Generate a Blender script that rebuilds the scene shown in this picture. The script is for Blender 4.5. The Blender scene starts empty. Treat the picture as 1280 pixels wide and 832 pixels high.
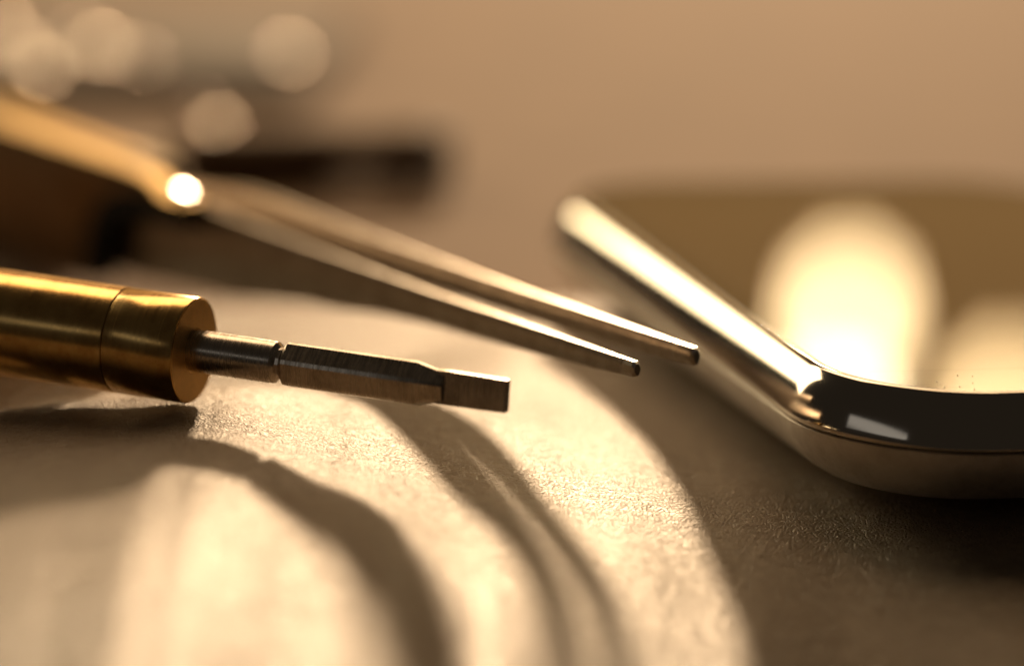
import bpy, bmesh, math, random
from mathutils import Vector, Matrix, noise
R = math.radians
MM = 0.001
random.seed(7)
scene = bpy.context.scene
C = scene.collection

# ------------------------------------------------------------------ camera
PITCH = R(13.0)
D0 = 350.0
cam_d = bpy.data.cameras.new('camera')
cam = bpy.data.objects.new('camera', cam_d); C.objects.link(cam)
cam.location = (0, -D0 * math.cos(PITCH) * MM, D0 * math.sin(PITCH) * MM)
cam.rotation_euler = (R(90) - PITCH, 0, 0)
cam_d.sensor_width = 36.0
cam_d.lens = 36.0 * 4570 / 1280
cam_d.clip_start = 0.01
cam_d.clip_end = 50
cam_d.dof.use_dof = True
cam_d.dof.focus_distance = 0.3465
cam_d.dof.aperture_fstop = 7.2
cam_d.dof.aperture_blades = 9
cam_d.dof.aperture_rotation = R(12)
scene.camera = cam

# ------------------------------------------------------------------ light
world = bpy.data.worlds.new('World'); scene.world = world
world.use_nodes = True
world.node_tree.nodes['Background'].inputs[0].default_value = (1.0, 0.78, 0.56, 1)
world.node_tree.nodes['Background'].inputs[1].default_value = 0.02

SUN_ELEV, SUN_AZ = 17.0, 4.9          # behind the things, a little to the right
def aim(o, frm, to):
    o.location = frm
    o.rotation_euler = (Vector(to) - Vector(frm)).to_track_quat('-Z', 'Y').to_euler()
sun_d = bpy.data.lights.new('sun', 'SUN'); sun_d.energy = 2.9; sun_d.angle = R(3.3); sun_d.color = (1.0, 0.685, 0.40)
sun = bpy.data.objects.new('sun', sun_d); C.objects.link(sun)
sd = Vector((math.sin(R(SUN_AZ)) * math.cos(R(SUN_ELEV)), math.cos(R(SUN_AZ)) * math.cos(R(SUN_ELEV)), math.sin(R(SUN_ELEV))))
aim(sun, sd * 2, (0, 0, 0))

def area(name, loc, to, sx, sy, power, col, shape='RECTANGLE'):
    d = bpy.data.lights.new(name, 'AREA'); d.shape = shape; d.size = sx; d.size_y = sy
    d.energy = power; d.color = col
    o = bpy.data.objects.new(name, d); C.objects.link(o); aim(o, loc, to)
    return o
def polar(az, el, dist):               # seen from the middle of the things, azimuth from straight behind
    return (math.sin(R(az)) * math.cos(R(el)) * dist, math.cos(R(az)) * math.cos(R(el)) * dist, math.sin(R(el)) * dist)
# the room behind the table: a broad warm glow, an added high fill light, a window, two small lamps and, on the camera's side, a dim far window
area('room_glow', polar(8, 14, 2.6), (0, 0, 0), 2.6, 0.9, 3.6, (1.0, 0.52, 0.16))
area('high_fill', polar(-4, 48, 1.8), (0, 0, 0), 1.3, 0.9, 14.0, (1.0, 0.68, 0.39))  # no window known here; added to lift the shadows on the leather
area('back_window', polar(-37, 20, 1.6), (0, 0, 0), 0.60, 0.62, 11.0, (1.0, 0.78, 0.46))
area('table_lamp', polar(7.25, 12.75, 1.7), (0, 0, 0), 0.024, 0.040, 0.09, (1.0, 0.78, 0.46), 'ELLIPSE')
area('lamp_column', polar(7.3, 10.9, 1.75), (0, 0, 0), 0.032, 0.06, 0.10, (1.0, 0.70, 0.36), 'ELLIPSE')
area('second_lamp', polar(10.5, 12.4, 1.7), (0, 0, 0), 0.024, 0.060, 0.075, (1.0, 0.68, 0.33), 'ELLIPSE')
area('front_window', polar(234, 21, 1.5), (0, 0, 0), 1.2, 0.14, 0.18, (0.98, 0.92, 0.84))

scene.view_settings.view_transform = 'Standard'
scene.view_settings.look = 'None'
scene.view_settings.exposure = 0.0
scene.view_settings.gamma = 1.0
scene.view_settings.use_curve_mapping = False
scene.render.engine = 'CYCLES'
scene.cycles.use_denoising = True
scene.cycles.use_adaptive_sampling = False
scene.cycles.sample_clamp_indirect = 6.0

# ------------------------------------------------------------------ materials
def mat(name, col, rough=0.5, metal=0.0, spec=0.5, build=None):
    m = bpy.data.materials.new(name); m.use_nodes = True
    nt = m.node_tree; p = nt.nodes['Principled BSDF']
    p.inputs['Base Color'].default_value = (*col, 1); p.inputs['Roughness'].default_value = rough
    p.inputs['Metallic'].default_value = metal; p.inputs['Specular IOR Level'].default_value = spec
    if build: build(nt, p)
    return m
def N(nt, t, **kw):
    n = nt.nodes.new(t)
    for k, v in kw.items():
        if k in n.inputs: n.inputs[k].default_value = v
        else: setattr(n, k, v)
    return n
def L(nt, a, ao, b, bi): nt.links.new(a.outputs[ao], b.inputs[bi])
def ramp(nt, src, so, stops):
    r = N(nt, 'ShaderNodeValToRGB'); e = r.color_ramp.elements
    while len(e) < len(stops): e.new(0.5)
    for el, (p, c) in zip(e, stops):
        el.position = p; el.color = (*c, 1) if len(c) == 3 else c
    L(nt, src, so, r, 'Fac'); return r

def leather_nodes(nt, p):
    tc = N(nt, 'ShaderNodeTexCoord')
    warp = N(nt, 'ShaderNodeTexNoise', Scale=900.0, Detail=2.0)
    L(nt, tc, 'Object', warp, 'Vector')
    wm = N(nt, 'ShaderNodeVectorMath', operation='MULTIPLY_ADD'); wm.inputs[1].default_value = (0.0005, 0.0005, 0.0005)
    L(nt, warp, 'Color', wm, 0); L(nt, tc, 'Object', wm, 2)
    mp = N(nt, 'ShaderNodeMapping'); mp.inputs['Scale'].default_value = (1.0, 1.5, 1.0); mp.inputs['Rotation'].default_value = (0, 0, R(-18))
    L(nt, wm, 'Vector', mp, 'Vector')
    v = N(nt, 'ShaderNodeTexVoronoi', feature='DISTANCE_TO_EDGE', Scale=2300.0)
    L(nt, mp, 'Vector', v, 'Vector')
    r1 = ramp(nt, v, 'Distance', [(0.0, (0, 0, 0)), (0.35, (1, 1, 1))])
    n2 = N(nt, 'ShaderNodeTexNoise', Scale=620.0, Detail=6.0, Roughness=0.65)
    L(nt, mp, 'Vector', n2, 'Vector')
    n3 = N(nt, 'ShaderNodeTexNoise', Scale=4200.0, Detail=2.0)
    L(nt, tc, 'Object', n3, 'Vector')
    b1 = N(nt, 'ShaderNodeBump', Strength=1.0, Distance=0.00016); L(nt, r1, 'Color', b1, 'Height')
    b2 = N(nt, 'ShaderNodeBump', Strength=0.9, Distance=0.00040); L(nt, n2, 'Fac', b2, 'Height'); L(nt, b1, 'Normal', b2, 'Normal')
    b3 = N(nt, 'ShaderNodeBump', Strength=0.4, Distance=0.00003); L(nt, n3, 'Fac', b3, 'Height'); L(nt, b2, 'Normal', b3, 'Normal')
    L(nt, b3, 'Normal', p, 'Normal')
    c = ramp(nt, n2, 'Fac', [(0.3, (0.28, 0.21, 0.14)), (0.7, (0.39, 0.30, 0.21))])
    n4 = N(nt, 'ShaderNodeTexNoise', Scale=55.0, Detail=5.0, Roughness=0.6); L(nt, tc, 'Object', n4, 'Vector')
    c4 = ramp(nt, n4, 'Fac', [(0.3, (0.90, 0.88, 0.85)), (0.65, (1, 1, 1))])
    mx = N(nt, 'ShaderNodeMix', data_type='RGBA', blend_type='MULTIPLY'); mx.inputs[0].default_value = 1.0
    nt.links.new(c.outputs['Color'], mx.inputs[6]); nt.links.new(c4.outputs['Color'], mx.inputs[7])
    nt.links.new(mx.outputs[2], p.inputs['Base Color'])
    rr = N(nt, 'ShaderNodeMapRange'); rr.inputs['From Min'].default_value = 0.3; rr.inputs['From Max'].default_value = 0.7
    rr.inputs['To Min'].default_value = 0.31; rr.inputs['To Max'].default_value = 0.38
    L(nt, n4, 'Fac', rr, 'Value'); L(nt, rr, 'Result', p, 'Roughness')
def brushed(axis_scale, base, dark, rough0, rough1):
    def f(nt, p):
        tc = N(nt, 'ShaderNodeTexCoord')
        mp = N(nt, 'ShaderNodeMapping'); mp.inputs['Scale'].default_value = axis_scale
        L(nt, tc, 'Object', mp, 'Vector')
        n = N(nt, 'ShaderNodeTexNoise', Scale=1.0, Detail=6.0, Roughness=0.7); L(nt, mp, 'Vector', n, 'Vector')
        n2 = N(nt, 'ShaderNodeTexNoise', Scale=350.0, Detail=5.0, Roughness=0.7); L(nt, tc, 'Object', n2, 'Vector')
        rr = N(nt, 'ShaderNodeMapRange'); rr.inputs['From Min'].default_value = 0.3; rr.inputs['From Max'].default_value = 0.7
        rr.inputs['To Min'].default_value = rough0; rr.inputs['To Max'].default_value = rough1
        L(nt, n, 'Fac', rr, 'Value'); L(nt, rr, 'Result', p, 'Roughness')
        c = ramp(nt, n2, 'Fac', [(0.36, dark), (0.58, base)]); L(nt, c, 'Color', p, 'Base Color')
        b = N(nt, 'ShaderNodeBump', Strength=0.12, Distance=0.00001); L(nt, n, 'Fac', b, 'Height'); L(nt, b, 'Normal', p, 'Normal')
    return f
def spotted(nt, p):
    tc = N(nt, 'ShaderNodeTexCoord')
    n = N(nt, 'ShaderNodeTexNoise', Scale=60.0, Detail=6.0); L(nt, tc, 'Object', n, 'Vector')
    c = ramp(nt, n, 'Fac', [(0.3, (0.165, 0.096, 0.050)), (0.7, (0.215, 0.127, 0.068))]); L(nt, c, 'Color', p, 'Base Color')

M_leather = mat('cream_leather', (0.5, 0.4, 0.3), 0.42, build=leather_nodes)
M_table = mat('warm_wood_table', (0.3, 0.2, 0.1), 0.8, spec=0.2, build=spotted)
M_brass = mat('turned_brass', (0.80, 0.52, 0.20), 0.25, 1.0, build=brushed((6000, 60, 60), (0.82, 0.54, 0.20), (0.60, 0.36, 0.12), 0.15, 0.28))
M_brassface = mat('faced_brass', (0.80, 0.52, 0.2), 0.4, 1.0, build=brushed((700, 700, 700), (0.82, 0.55, 0.22), (0.66, 0.42, 0.16), 0.32, 0.5))
M_steel = mat('bit_steel', (0.45, 0.42, 0.38), 0.3, 1.0, build=brushed((5000, 300, 300), (0.56, 0.50, 0.43), (0.38, 0.33, 0.27), 0.16, 0.34))
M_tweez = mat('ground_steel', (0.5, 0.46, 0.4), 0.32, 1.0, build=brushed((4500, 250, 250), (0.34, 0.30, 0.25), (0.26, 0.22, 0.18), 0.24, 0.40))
M_lit_steel = mat('sunlit_steel_top', (0.75, 0.68, 0.58), 0.3, 1.0, build=brushed((4500, 250, 250), (0.80, 0.75, 0.67), (0.66, 0.60, 0.52), 0.22, 0.34))  # sunlight put into the colour of the arms' upward faces
M_lit_grip = mat('sunlit_grip_top', (0.85, 0.6, 0.28), 0.4, 1.0)  # sun-warmed highlight painted on the grips' upward faces
M_glint = mat('sun_glint_metal', (0.95, 0.9, 0.82), 0.30, 1.0)  # for the added facet that makes the sun glint
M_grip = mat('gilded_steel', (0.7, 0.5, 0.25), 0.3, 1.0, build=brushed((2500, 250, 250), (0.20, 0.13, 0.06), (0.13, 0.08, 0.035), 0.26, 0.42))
M_groove = mat('dark_groove', (0.02, 0.015, 0.01), 0.6)
M_chrome = mat('chrome', (0.62, 0.57, 0.50), 0.085, 1.0)
M_alu = mat('matte_aluminium', (0.75, 0.72, 0.68), 0.5, 1.0, build=brushed((1500, 1500, 1500), (0.78, 0.74, 0.69), (0.66, 0.62, 0.57), 0.46, 0.58))
M_glass = mat('black_glass', (0.006, 0.005, 0.004), 0.015, 0.0, 0.5)
M_display = mat('dark_display', (0.03, 0.02, 0.012), 0.02, 0.0, 0.5)
M_dust = mat('dust', (0.7, 0.6, 0.45), 0.8)
M_blackpl_shade = mat('black_plastic_and_shade', (0.010, 0.008, 0.006), 0.85, spec=0.1)  # plastic of the phone's rim gasket; also paints shade along the grip arch
M_bluepl = mat('blue_grey_plastic', (0.07, 0.08, 0.10), 0.5)
M_darkbr = mat('dark_brown_plastic', (0.17, 0.115, 0.072), 0.8, spec=0.2)
M_olive = mat('dark_rubber', (0.075, 0.055, 0.036), 0.8, spec=0.2)
M_shine = mat('polished_steel', (0.80, 0.72, 0.62), 0.37, 1.0)

# ------------------------------------------------------------------ helpers
def mesh_obj(name, verts, faces, m, parent=None, smooth=False, matrix=None):
    me = bpy.data.meshes.new(name)
    me.from_pydata([tuple(Vector(v) * MM) for v in verts], [], faces)
    me.materials.append(m)
    bm = bmesh.new(); bm.from_mesh(me)
    bmesh.ops.recalc_face_normals(bm, faces=bm.faces)
    bm.to_mesh(me); bm.free()
    if smooth:
        for p in me.polygons: p.use_smooth = True
    o = bpy.data.objects.new(name, me); C.objects.link(o)
    if parent: o.parent = parent
    if matrix is not None: o.matrix_local = matrix
    return o
def sharp(o, deg=35):
    me = o.data
    for p in me.polygons: p.use_smooth = True
    bm = bmesh.new(); bm.from_mesh(me)
    for e in bm.edges:
        if len(e.link_faces) == 2 and e.calc_face_angle(0) > R(deg): e.smooth = False
    bm.to_mesh(me); bm.free()
    return o
def tag(o, label, cat=None, group=None, kind=None):
    if label: o['label'] = label
    if cat: o['category'] = cat
    if group: o['group'] = group
    if kind: o['kind'] = kind
    return o
def empty(name, loc, basis=None):
    o = bpy.data.objects.new(name, None); C.objects.link(o); o.empty_display_size = 0.005
    m = (basis.to_4x4() if basis else Matrix.Identity(4)); m.translation = Vector(loc) * MM
    o.matrix_world = m
    return o
def lathe(prof, seg=64, close=True):
    """profile of (x, r) along the x axis"""
    vs, fs = [], []
    for x, r in prof:
        for k in range(seg):
            a = 2 * math.pi * k / seg
            vs.append((x, r * math.cos(a), r * math.sin(a)))
    for i in range(len(prof) - 1):
        for k in range(seg):
            k2 = (k + 1) % seg
            fs.append((i * seg + k, i * seg + k2, (i + 1) * seg + k2, (i + 1) * seg + k))
    if close:
        fs.append(tuple(range(seg))); fs.append(tuple(range((len(prof) - 1) * seg, len(prof) * seg)))
    return vs, fs
def loft(rings, close=True):
    n = len(rings[0]); vs = [v for r in rings for v in r]; fs = []
    for i in range(len(rings) - 1):
        for k in range(n):
            k2 = (k + 1) % n
            fs.append((i * n + k, i * n + k2, (i + 1) * n + k2, (i + 1) * n + k))
    if close:
        fs.append(tuple(range(n))); fs.append(tuple(range((len(rings) - 1) * n, len(rings) * n)))
    return vs, fs
def smoothstep(a, b, x):
    t = max(0.0, min(1.0, (x - a) / (b - a))); return t * t * (3 - 2 * t)
def lerp_pts(pts, x):
    if x <= pts[0][0]: return pts[0][1]
    for (x0, y0), (x1, y1) in zip(pts, pts[1:]):
        if x <= x1:
            t = (x - x0) / (x1 - x0); t = t * t * (3 - 2 * t) * 0.5 + t * 0.5
            return y0 + (y1 - y0) * t
    return pts[-1][1]

# ------------------------------------------------------------------ setting: leather and table
BASE = -16.0
MOUND = [(-70, 8.4), (-48, 8.6), (-38, 8.95), (-32, 9.35), (-28, 9.1), (-16, 7.0), (-3, 4.6), (8, 2.7), (20, 1.0), (30, 0.0)]
def leather_z(x, y):
    z = BASE
    yc = 2.0 + 0.35 * max(-30, min(10, x + 32))
    t = y - yc
    g = 1.0 - smoothstep(2, 34 + 40 * smoothstep(-26, 4, x), t)
    z += lerp_pts(MOUND, x) * g * (1.0 + 0.66 * smoothstep(0, 59, -t))
    yf = 14.0
    z -= 0.022 * max(0.0, -y) * max(-0.6, min(1.0, (x + 10) / 50))
    t = yf - y
    if t > 0:                                                     # gently convex, then rolling down towards the viewer
        ra, ta, rb, tb = 226.0, 23.7, 766.0, 40.7
        a = min(t, ta); z -= a * a / (2 * ra)
        if t > ta:
            b = min(t, tb) - ta; z -= b * ta / ra + b * b / (2 * rb)
        if t > tb: z -= (t - tb) * (ta / ra + (tb - ta) / rb)
    tf = max(0.0, -y - 25.0); k = min(tf, 22.0)                    # the leather rolls away towards the viewer
    z -= k * k / 340.0 + (tf - k) * 2 * 22.0 / 340.0
    z += 12.0 * smoothstep(-36, -45, x) * math.exp(-((y - 20.0 - 0.42 * (-45 - x)) / 5.5) ** 2)   # soft fold behind the handle
    z += 13.0 * math.exp(-((x + 96) ** 2 + (y - 28) ** 2) / (2 * 13.0 ** 2))
    z -= 0.7 * smoothstep(70, 88, y)
    z += 0.35 * noise.noise(Vector((x * 0.045, y * 0.045, 3.1)))
    return z
def axis_pts(segs):
    out = []
    for a, b, st in segs:
        n = max(1, int(round((b - a) / st)))
        out += [a + (b - a) * i / n for i in range(n)]
    out.append(segs[-1][1]); return out
xs = axis_pts([(-130, -60, 4), (-60, 62, 0.5), (62, 130, 4)])
ys = axis_pts([(-95, -40, 1.5), (-40, 40, 0.5), (40, 88, 2)])
vs = [(x, y, leather_z(x, y) + 0.035 * noise.noise(Vector((x * 0.9, y * 1.1, 0.7)))) for y in ys for x in xs]
nx = len(xs)
fs = [(j * nx + i, j * nx + i + 1, (j + 1) * nx + i + 1, (j + 1) * nx + i) for j in range(len(ys) - 1) for i in range(nx - 1)]
lea = mesh_obj('leather_surface', vs, fs, M_leather, smooth=True)
tag(lea, 'cream grained leather swelling up under the brass screwdriver', kind='structure')
# table under and behind the leather, with a rounded front edge
tv = [(x, y, z) for (y, z) in [(-100, -60), (-100, -48.5), (-98, -47.5), (40, -22), (80, -17.6), (90, -17.2), (1500, -17.2), (1500, -60)] for x in (-900, 900)]
tf = [(2 * i, 2 * i + 1, 2 * i + 3, 2 * i + 2) for i in range(7)] + [(0, 1, 15, 14), tuple(range(0, 16, 2)), tuple(range(1, 16, 2))]
tab = mesh_obj('table_top', tv, tf, M_table)
tag(tab, 'warm brown table top stretching away behind the leather', kind='structure')

# ------------------------------------------------------------------ screwdriver
def pix(px, py, d):
    s = d / 4570.0
    r, u = (px - 640) * s, (416 - py) * s
    fw = Vector((0, math.cos(PITCH), -math.sin(PITCH))); up = Vector((0, math.sin(PITCH), math.cos(PITCH)))
    return Vector((r, 0, 0)) + up * u + fw * (d - D0)
E0 = pix(243, 438, 350.5); E1 = pix(635, 495, 339.5)
ax = (E1 - E0).normalized()
side = Vector((0, 0, 1)).cross(ax).normalized()
upv = ax.cross(side).normalized()
Bd = Matrix((ax, side, upv)).transposed()
RH = 5.15
sink = E0 - upv * RH
sd_root = empty('precision_screwdriver', E0, Bd)
tag(sd_root, 'brass handled precision screwdriver with a steel bit lying on the leather', 'screwdriver')
v, f = lathe([(-7.51, RH - 0.06), (-7.6, RH + 0.02), (-30, RH + 0.06), (-60, RH + 0.06), (-60.4, RH - 0.4), (-61.0, RH - 0.4), (-61.4, RH + 0.05), (-74, RH + 0.05), (-75, RH - 0.9)], 96)
sharp(mesh_obj('handle', v, f, M_brass, sd_root), 30)
v, f = lathe([(-7.45, RH - 0.06), (-7.36, RH + 0.0), (-0.22, RH), (-0.05, RH - 0.07), (0, RH - 0.24)], 96)
collar = sharp(mesh_obj('collar', v, f, M_brass, sd_root), 40)
v, f = lathe([(-0.3, RH - 0.26), (0.012, RH - 0.26), (0.012, 2.22), (-2.2, 2.22)], 96, False)
sharp(mesh_obj('end_face', v, f, M_brassface, collar), 40)
v, f = lathe([(-7.8, RH - 0.35), (-7.1, RH - 0.35)], 64)
mesh_obj('groove', v, f, M_groove, collar)
# bit: round shank, waist, hexagonal body, ground flat blade
bit = empty('bit', (0, 0, 0)); bit.parent = sd_root; bit.matrix_local = Matrix.Identity(4)
bit_r = 2.03
v, f = lathe([(-2.3, bit_r), (8.0, bit_r), (8.65, bit_r - 0.05), (9.15, bit_r - 0.55), (9.6, bit_r - 0.62)], 72)
sharp(mesh_obj('shank', v, f, M_steel, bit), 25)
LEN = (E1 - E0).length
def hexring(x, r, rot=0.0, ch=0.09):
    out = []
    for k in range(6):
        a = rot + math.pi / 3 * k
        for s in (-ch, ch):
            out.append((x, r * math.cos(a + s) , r * math.sin(a + s)))
    return out
HR = 2.24; rot = R(41)
v, f = loft([hexring(9.0, 1.55, rot, 0.2), hexring(9.45, 1.6, rot, 0.2), hexring(10.0, HR, rot), hexring(23.3, HR, rot),
             hexring(25.7, HR - 0.68, rot), hexring(26.1, HR - 0.78, rot)])
sharp(mesh_obj('hex_body', v, f, M_steel, bit), 20)
def flat(x, hw, hh, c=0.12):
    a = R(-3)
    p = [(-hw, -hh + c), (-hw + c, -hh), (hw - c, -hh), (hw, -hh + c), (hw, hh - c), (hw - c, hh), (-hw + c, hh), (-hw, hh - c)]
    return [(x, y * math.cos(a) - z * math.sin(a), y * math.sin(a) + z * math.cos(a)) for y, z in p]
v, f = loft([flat(23.8, 0.9, 1.3, 0.3), flat(25.4, 0.75, 1.60, 0.15), flat(26.6, 0.50, 1.62, 0.06), flat(LEN - 0.12, 0.44, 1.56, 0.06), flat(LEN, 0.38, 1.50, 0.06)])
sharp(mesh_obj('blade', v, f, M_steel, bit), 20)

# ------------------------------------------------------------------ tweezers
T0 = pix(797, 463, 348)
Tb = pix(270, 258, 415)
bdir = Vector((Tb.x - T0.x, Tb.y - T0.y, 0)).normalized()          # away from the tips
ndir = Vector((-bdir.y, bdir.x, 0))                                # check side below
if ndir.y > 0: ndir = -ndir                                        # outward on the camera's side
Tm = Matrix((bdir, ndir, Vector((0, 0, 1)))).transposed()
tw_root = empty('tweezers', (T0.x, T0.y, 0), Tm)
tag(tw_root, 'pointed steel tweezers with parted tips and wide gilded grips', 'tweezers')
TOP = [(0, -2.2), (30, -2.0), (60, -1.5), (85, -0.75), (100, -0.7), (170, 0.6)]
BOT = [(0, -3.7), (8, -4.2), (20, -4.8), (40, -5.5), (60, -7.6), (80, -10.2), (105, -12.4), (170, -12.4)]
GAP = [(0, 7.0), (40, 7.6), (80, 8.0), (120, 6.2), (170, 1.9)]
def chsec(s, n0, n1, z0, z1, c, cz):
    """clockwise section in (n, z): chamfered on the outer lower and upper edges"""
    return [(s, n0 + c, z0), (s, n1 - c, z0), (s, n1, z0 + cz), (s, n1, z1 - cz), (s, n1 - c, z1), (s, n0 + c, z1), (s, n0, z1 - cz), (s, n0, z0 + cz)]
def arm(sign, ds, extra):
    rings = []
    for s in [0.0, 0.35, 1, 2, 4, 7, 11, 16, 22, 30, 38, 46, 54, 62, 70, 78, 84, 90, 96, 104, 112, 120, 130, 140, 150, 160, 168]:
        if sign < 0: extra = 0.45 - 2.2 * smoothstep(86, 106, s)
        z1, z0 = lerp_pts(TOP, s) + extra, (lerp_pts(BOT, s) if sign > 0 else max(lerp_pts(BOT, s), lerp_pts(TOP, s) - 1.6 - 0.035 * s)) + extra * 0.5
        w = 1.0
        inn = -lerp_pts(GAP, s) / 2 + lerp_pts(GAP, 0) / 2         # bow of the arm
        c = 0.22; cz = min(0.5, (z1 - z0) * 0.28)
        if s == 0.0: z1 -= 0.2; z0 += 0.2; w -= 0.3
        if sign > 0: rings.append(chsec(s + ds, -inn - w / 2, -inn + w / 2, z0, z1, c, cz))
        else: rings.append(chsec(s + ds, -7.0 + inn - w / 2, -7.0 + inn + w / 2, z0, z1, c, cz))
    return loft(rings)
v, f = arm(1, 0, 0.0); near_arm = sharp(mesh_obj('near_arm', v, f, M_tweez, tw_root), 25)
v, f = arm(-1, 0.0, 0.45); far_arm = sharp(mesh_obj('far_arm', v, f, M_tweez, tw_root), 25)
def lit_top_slot(o, m, lim=0.75):  # gives upward faces a lit copy of the metal
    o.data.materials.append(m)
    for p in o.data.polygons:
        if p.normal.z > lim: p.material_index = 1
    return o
lit_top_slot(near_arm, M_lit_steel); lit_top_slot(far_arm, M_lit_steel)
v, f = lathe([(-0.75, 0.9), (0.2, 1.0), (0.42, 0.95), (0.46, 0.8)], 24)
st_c = Vector((87.2, 1.9, 0.35))
st_w = Vector((T0.x, T0.y, 0)) + Tm @ st_c
st_h = Tm.transposed() @ (sd + (cam.location - st_w * MM).normalized()).normalized()      # polished face between sun and eye
st_q = Vector((1, 0, 0)).rotation_difference(st_h)
stud = mesh_obj('glint_stud', [st_c + st_q @ Vector(p) for p in v], f, M_glint, near_arm)  # added to throw a sun glint; not a known part of the tweezers
# grips: an outline in (s, z) with a hollowed front end, given a thickness and rounded edges
def grip(n0, n1, ds=0.0):
    o = [(170, 2.6), (150, 2.4), (120, 2.0), (100, 1.75), (95, 1.6), (92.4, 1.1), (90.8, 0.2), (90, -0.15), (84.8, -0.2), (84.2, -0.6),
         (86, -1.0), (91, -1.05), (96, -1.2), (100.5, -1.9), (104, -3.2), (106.6, -5.2), (108.2, -8.0), (109, -11.0), (109.2, -13.0), (110, -13.7), (113, -14.0), (170, -14.0)]
    o = [(a + (ds if a < 140 else 0), b - (2.6 if ds and b > -1 else 0)) for a, b in o]
    cx = 0.35
    def shrunk(d):
        n = len(o); out = []
        for i in range(n):
            p0, p1, p2 = Vector(o[i - 1]), Vector(o[i]), Vector(o[(i + 1) % n])
            e = ((p1 - p0).normalized() + (p2 - p1).normalized()).normalized()
            nr = Vector((e.y, -e.x)); out.append(p1 + nr * d)
        return out
    a = shrunk(0.0); b = shrunk(cx)
    test = sum(o[i][0] * o[(i + 1) % len(o)][1] - o[(i + 1) % len(o)][0] * o[i][1] for i in range(len(o)))
    if test > 0: b = shrunk(-cx)
    rs = [[(p.x, n0, p.y) for p in b], [(p.x, n0 + cx, p.y) for p in a], [(p.x, n1 - cx, p.y) for p in a], [(p.x, n1 - 0.1, p.y) for p in shrunk(0.12 if test <= 0 else -0.12)], [(p.x, n1, p.y) for p in b]]
    return loft(rs)
v, f = grip(0.3, 3.5); lit_top_slot(sharp(mesh_obj('grip', v, f, M_grip, near_arm), 30), M_lit_grip, 0.55)
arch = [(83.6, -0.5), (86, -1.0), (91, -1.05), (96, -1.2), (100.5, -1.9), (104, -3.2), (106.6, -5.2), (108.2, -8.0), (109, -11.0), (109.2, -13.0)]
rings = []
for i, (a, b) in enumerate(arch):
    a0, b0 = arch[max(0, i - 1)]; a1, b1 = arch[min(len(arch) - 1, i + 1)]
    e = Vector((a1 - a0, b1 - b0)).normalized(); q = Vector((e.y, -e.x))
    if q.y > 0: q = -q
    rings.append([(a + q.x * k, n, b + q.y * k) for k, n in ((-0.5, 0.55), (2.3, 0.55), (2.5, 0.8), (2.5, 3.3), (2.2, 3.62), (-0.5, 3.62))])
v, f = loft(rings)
sharp(mesh_obj('arch_shade', v, f, M_blackpl_shade, near_arm), 40)  # black strip painting the shade on the arch edge, not a real liner
v, f = grip(-10.2, -7.3, 26.0); lit_top_slot(sharp(mesh_obj('grip', v, f, M_grip, far_arm), 30), M_lit_grip, 0.55)
v, f = loft([chsec(s, -8.2, 1.2, -12.0, 0.2, 0.4, 0.4) for s in (156, 171)])
mesh_obj('joint_block', v, f, M_tweez, tw_root)

# ------------------------------------------------------------------ phone
PW, PL, PR = 67.0, 115.0, 16.5
def rrect(inset, z, seg=60):
    w, l, r = PW / 2 - inset, PL / 2 - inset, max(0.5, PR - inset)
    out = []
    for cx, cy, a0 in ((w - r, l - r, 0), (-(w - r), l - r, 90), (-(w - r), -(l - r), 180), (w - r, -(l - r), 270)):
        for k in range(seg + 1):
            a = R(a0 + 90.0 * k / seg); out.append((cx + r * math.cos(a), cy + r * math.sin(a), z))
    return out
ZT = pix(1205, 489, 344).z
yaw = R(14.6)
# put the phone so that its left edge and its nearest corner lie where the photograph has them
ph_u = Vector((-math.sin(yaw), math.cos(yaw), 0)); ph_r = Vector((math.cos(yaw), math.sin(yaw), 0))
A = Vector((21.6, 18.0, ZT)); front = pix(1205, 489, 344)
left_c = A + ph_u * 0
u0 = (front - A).dot(ph_u); 
cen = A + ph_r * (PW / 2) + ph_u * (u0 + PL / 2 - 6.0)
THK = 11.4
Rph = Matrix.Rotation(yaw, 3, 'Z') @ Matrix.Rotation(R(2.2), 3, 'Y')
ph = empty('smartphone', Vector((cen.x, cen.y, ZT)), Rph)
tag(ph, 'smartphone lying face up with black glass, chrome rim and silver back', 'smartphone')
v, f = loft([rrect(8.0, -THK), rrect(6.0, -THK + 0.12), rrect(4.4, -THK + 0.55), rrect(3.0, -THK + 1.35), rrect(1.9, -THK + 2.4), rrect(1.1, -THK + 3.5), rrect(0.5, -THK + 4.6), rrect(0.2, -5.55), rrect(0.35, -5.42), rrect(1.2, -5.4)])
sharp(mesh_obj('back_shell', v, f, M_alu, ph), 40)
v, f = loft([rrect(0.6, -5.5), rrect(0.6, -5.2)]); mesh_obj('seam_gasket', v, f, M_groove, ph)
bz = [(1.0, -5.28), (0.2, -5.26), (0.05, -5.2), (0.0, -5.05), (0.06, -4.7), (0.18, -4.3), (0.32, -3.85), (0.47, -3.4), (0.63, -2.95), (0.81, -2.5), (1.01, -2.08), (1.22, -1.68), (1.45, -1.31), (1.69, -0.97), (1.94, -0.68), (2.18, -0.43), (2.40, -0.24), (2.58, -0.12), (2.72, -0.07), (2.86, -0.055), (2.88, -1.2)]
v, f = loft([rrect(i, z) for i, z in bz], False)
sharp(mesh_obj('bezel', v, f, M_chrome, ph), 60)
v, f = loft([rrect(2.85, -1.0), rrect(3.4, -0.95)]); mesh_obj('rim_gasket', v, f, M_blackpl_shade, ph)
v, f = loft([rrect(3.10, -1.1), rrect(3.10, -0.24), rrect(3.16, -0.15), rrect(3.3, -0.10)])
gl = sharp(mesh_obj('front_glass', v, f, M_glass, ph), 4)
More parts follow.
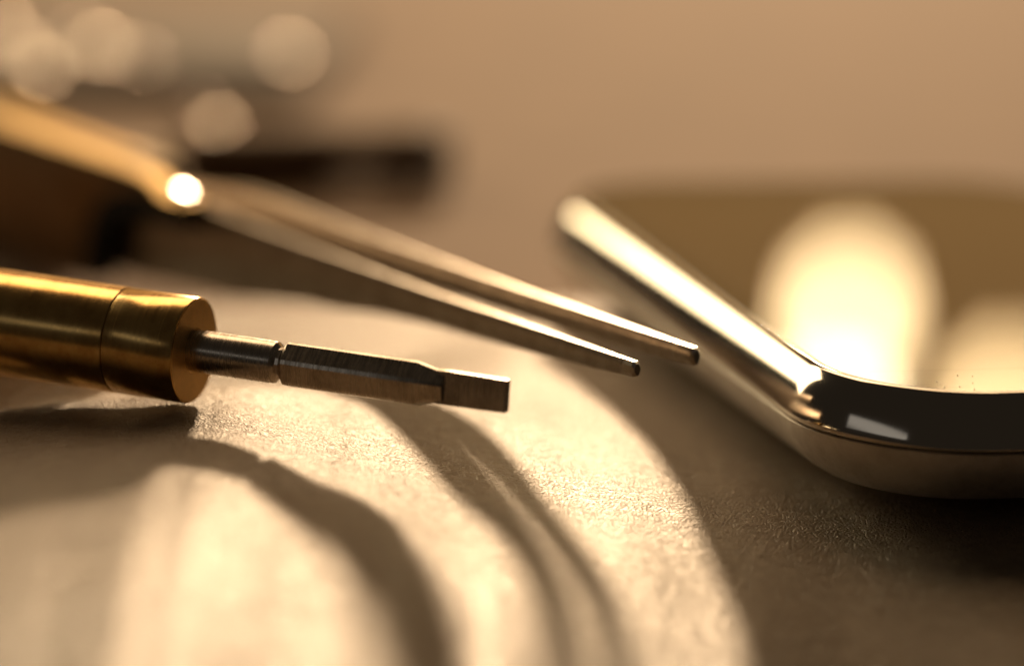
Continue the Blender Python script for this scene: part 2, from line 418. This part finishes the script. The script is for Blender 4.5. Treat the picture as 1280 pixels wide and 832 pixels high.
def rect(x0, x1, y0, y1, z): return [(x0, y0, z), (x1, y0, z), (x1, y1, z), (x0, y1, z)]
v, f = loft([rect(-27.0, 27.0, -45.5, 40, -0.098), rect(-27.0, 27.0, -45.5, 40, -0.094)])
mesh_obj('display', v, f, M_display, gl)
dv, df = [], []
for k in range(50):
    x, y = random.uniform(-24, 12), -PL / 2 + 4 + abs(random.gauss(0, 9)); s = random.uniform(0.03, 0.10)
    b0 = len(dv)
    dv += [(x - s, y - s, -0.09), (x + s, y - s * .6, -0.09), (x + s * .5, y + s, -0.09), (x, y, -0.09 + s)]
    df += [(b0, b0 + 1, b0 + 3), (b0 + 1, b0 + 2, b0 + 3), (b0 + 2, b0, b0 + 3)]
d = mesh_obj('dust', dv, df, M_dust, gl); d['kind'] = 'stuff'

# ------------------------------------------------------------------ blurred things behind
def ground_z(x, y): return leather_z(x, y) if y < 86 else -17.2
def handle_tool(name, label, x0, x1, y, r, m, tip_m, slope=0.0, rev=False):
    z = ground_z((x0 + x1) / 2, y) + r * 1.02
    t = empty(name, (x0, y, z), Matrix.Rotation(slope, 3, 'Z'))
    tag(t, label, 'screwdriver', 'dark screwdrivers lying behind')
    n = x1 - x0
    v, f = lathe([(0, r * .7), (0.6, r), (n * .55, r), (n * .7, r * .82), (n * .93, r), (n, r * .8)], 32)
    sharp(mesh_obj('handle', v, f, m, t))
    v, f = lathe([(-26, 0.5), (-24, 1.2), (0.5, 1.2)] if rev else [(n - .5, 1.2), (n + 24, 1.2), (n + 26, 0.5)], 20)
    sharp(mesh_obj('shaft', v, f, M_steel, t))
    v, f = lathe([(n - 0.2, r * .86), (n + 2.2, r * .86), (n + 2.8, r * .6)] if rev else [(-2.8, r * .6), (-2.2, r * .86), (0.2, r * .86)], 24)
    sharp(mesh_obj('cap', v, f, tip_m, t))
    return t
handle_tool('small_screwdriver', 'blurred black screwdriver with a blue grey cap behind the tweezers', -47, -11, 165, 4.2, M_darkbr, M_bluepl, R(4), True)
# a flat dark tool case lying at the back left
CX0, CX1, CY0, CY1, CH = -118.0, -30.0, 238.0, 322.0, 4.2
case = empty('tool_case', ((CX0 + CX1) / 2, (CY0 + CY1) / 2, -17.2), Matrix.Rotation(R(-3), 3, 'Z'))
tag(case, 'flat dark brown tool case lying out of focus at the back left', 'case')
def slab(z0, z1, ins, m, name):
    w, l = (CX1 - CX0) / 2 - ins, (CY1 - CY0) / 2 - ins
    def ring(d, z):
        r = 7.0 - d; out = []
        for cx, cy, a0 in ((w - 7, l - 7, 0), (-w + 7, l - 7, 90), (-w + 7, -l + 7, 180), (w - 7, -l + 7, 270)):
            for k in range(7):
                a = R(a0 + 15 * k); out.append((cx + r * math.cos(a), cy + r * math.sin(a), z))
        return out
    v, f = loft([ring(0.6, z0), ring(0, z0 + 0.5), ring(0, z1 - 0.6), ring(0.25, z1 - 0.2), ring(0.9, z1)])
    return sharp(mesh_obj(name, v, f, m, case), 40)
slab(0.02, 2.2, 0.0, M_olive, 'case_base'); slab(2.3, CH, 0.4, M_olive, 'case_lid')

proto = None
def nut_mesh():
    ro, ri, h = 1.2, 0.5, 1.0
    rings = []
    n = 36
    def ring(fr, z, hexa):
        out = []
        for k in range(n):
            a = 2 * math.pi * k / n
            r = fr
            if hexa:
                b = (a % (math.pi / 3)) - math.pi / 6
                r = min(fr / math.cos(b), fr * 1.1)
            out.append((r * math.cos(a), r * math.sin(a), z))
        return out
    body = loft([ring(ri, 0.15, 0), ring(ri + .15, 0, 0), ring(ro * .94, 0, 0), ring(ro, .3, 1), ring(ro, h - .3, 1), ring(ro * .94, h, 0), ring(ri + .2, h, 0), ring(ri, h - .15, 0)], False)
    bore = loft([ring(ri + 0.01, 0.1, 0), ring(ri - .12, .5, 0), ring(ri - .12, h - .5, 0), ring(ri + 0.01, h - .1, 0)], False)
    return body, bore
def nut(px, py, y, label, sc=1.0):
    global proto
    on_case = px < 420 and py < 110
    z = -17.2 + (CH if on_case else 0.0)
    zz = z + 1.6
    dd = (y + D0 * math.cos(PITCH)) * math.cos(PITCH) - (zz - D0 * math.sin(PITCH)) * math.sin(PITCH)
    x = (px - 640) / 4570.0 * dd
    half = (sd + (cam.location - Vector((x, y, z)) * MM).normalized()).normalized()
    rotm = Vector((0, 0, 1)).rotation_difference(half).to_matrix()
    root = empty('hex_nut', (x, y, z + 1.2 * math.sin(half.angle(Vector((0, 0, 1)))) + 0.02), rotm @ Matrix.Rotation(random.uniform(0, 1), 3, 'Z'))
    if proto is None:
        (bv, bf), (cv, cf) = nut_mesh()
        sharp(mesh_obj('nut_body', bv, bf, M_shine, root), 30); mesh_obj('threaded_bore', cv, cf, M_steel, root, smooth=True)
        proto = root
    else:
        for ch in proto.children:
            c = ch.copy(); C.objects.link(c); c.parent = root
    root.scale = (sc, sc, sc)
    tag(root, label, 'nut', 'steel nuts scattered behind')
def row_y(py, z=-15.0):
    a = PITCH - math.atan((416 - py) / 4570.0)
    return (D0 * math.sin(PITCH) - z) / math.tan(a) - D0 * math.cos(PITCH)
for px, py, sc, lab in [(-4, 36, 1.0, 'leftmost blurred steel nut, cut by the left edge'),
                        (24, 62, 0.8, 'blurred steel nut second from the left edge'),
                        (52, 84, 0.95, 'lowest blurred steel nut of the far left cluster'),
                        (124, 60, 1.0, 'brightest blurred steel nut, between the far left cluster and the lone one'),
                        (176, 70, 0.62, 'faint blurred steel nut overlapping the brightest one on its right'),
                        (98, 44, 0.6, 'faint blurred steel nut overlapping the brightest one on its left'),
                        (360, 66, 0.9, 'lone blurred steel nut at the top, right of the others'),
                        (256, 132, 0.75, 'upper of two overlapping blurred steel nuts above the gilded grip'),
                        (272, 156, 0.85, 'lower of two overlapping blurred steel nuts above the gilded grip')]:
    nut(px, py, row_y(py, -11.8 if (px < 420 and py < 110) else -16.0), lab, sc)
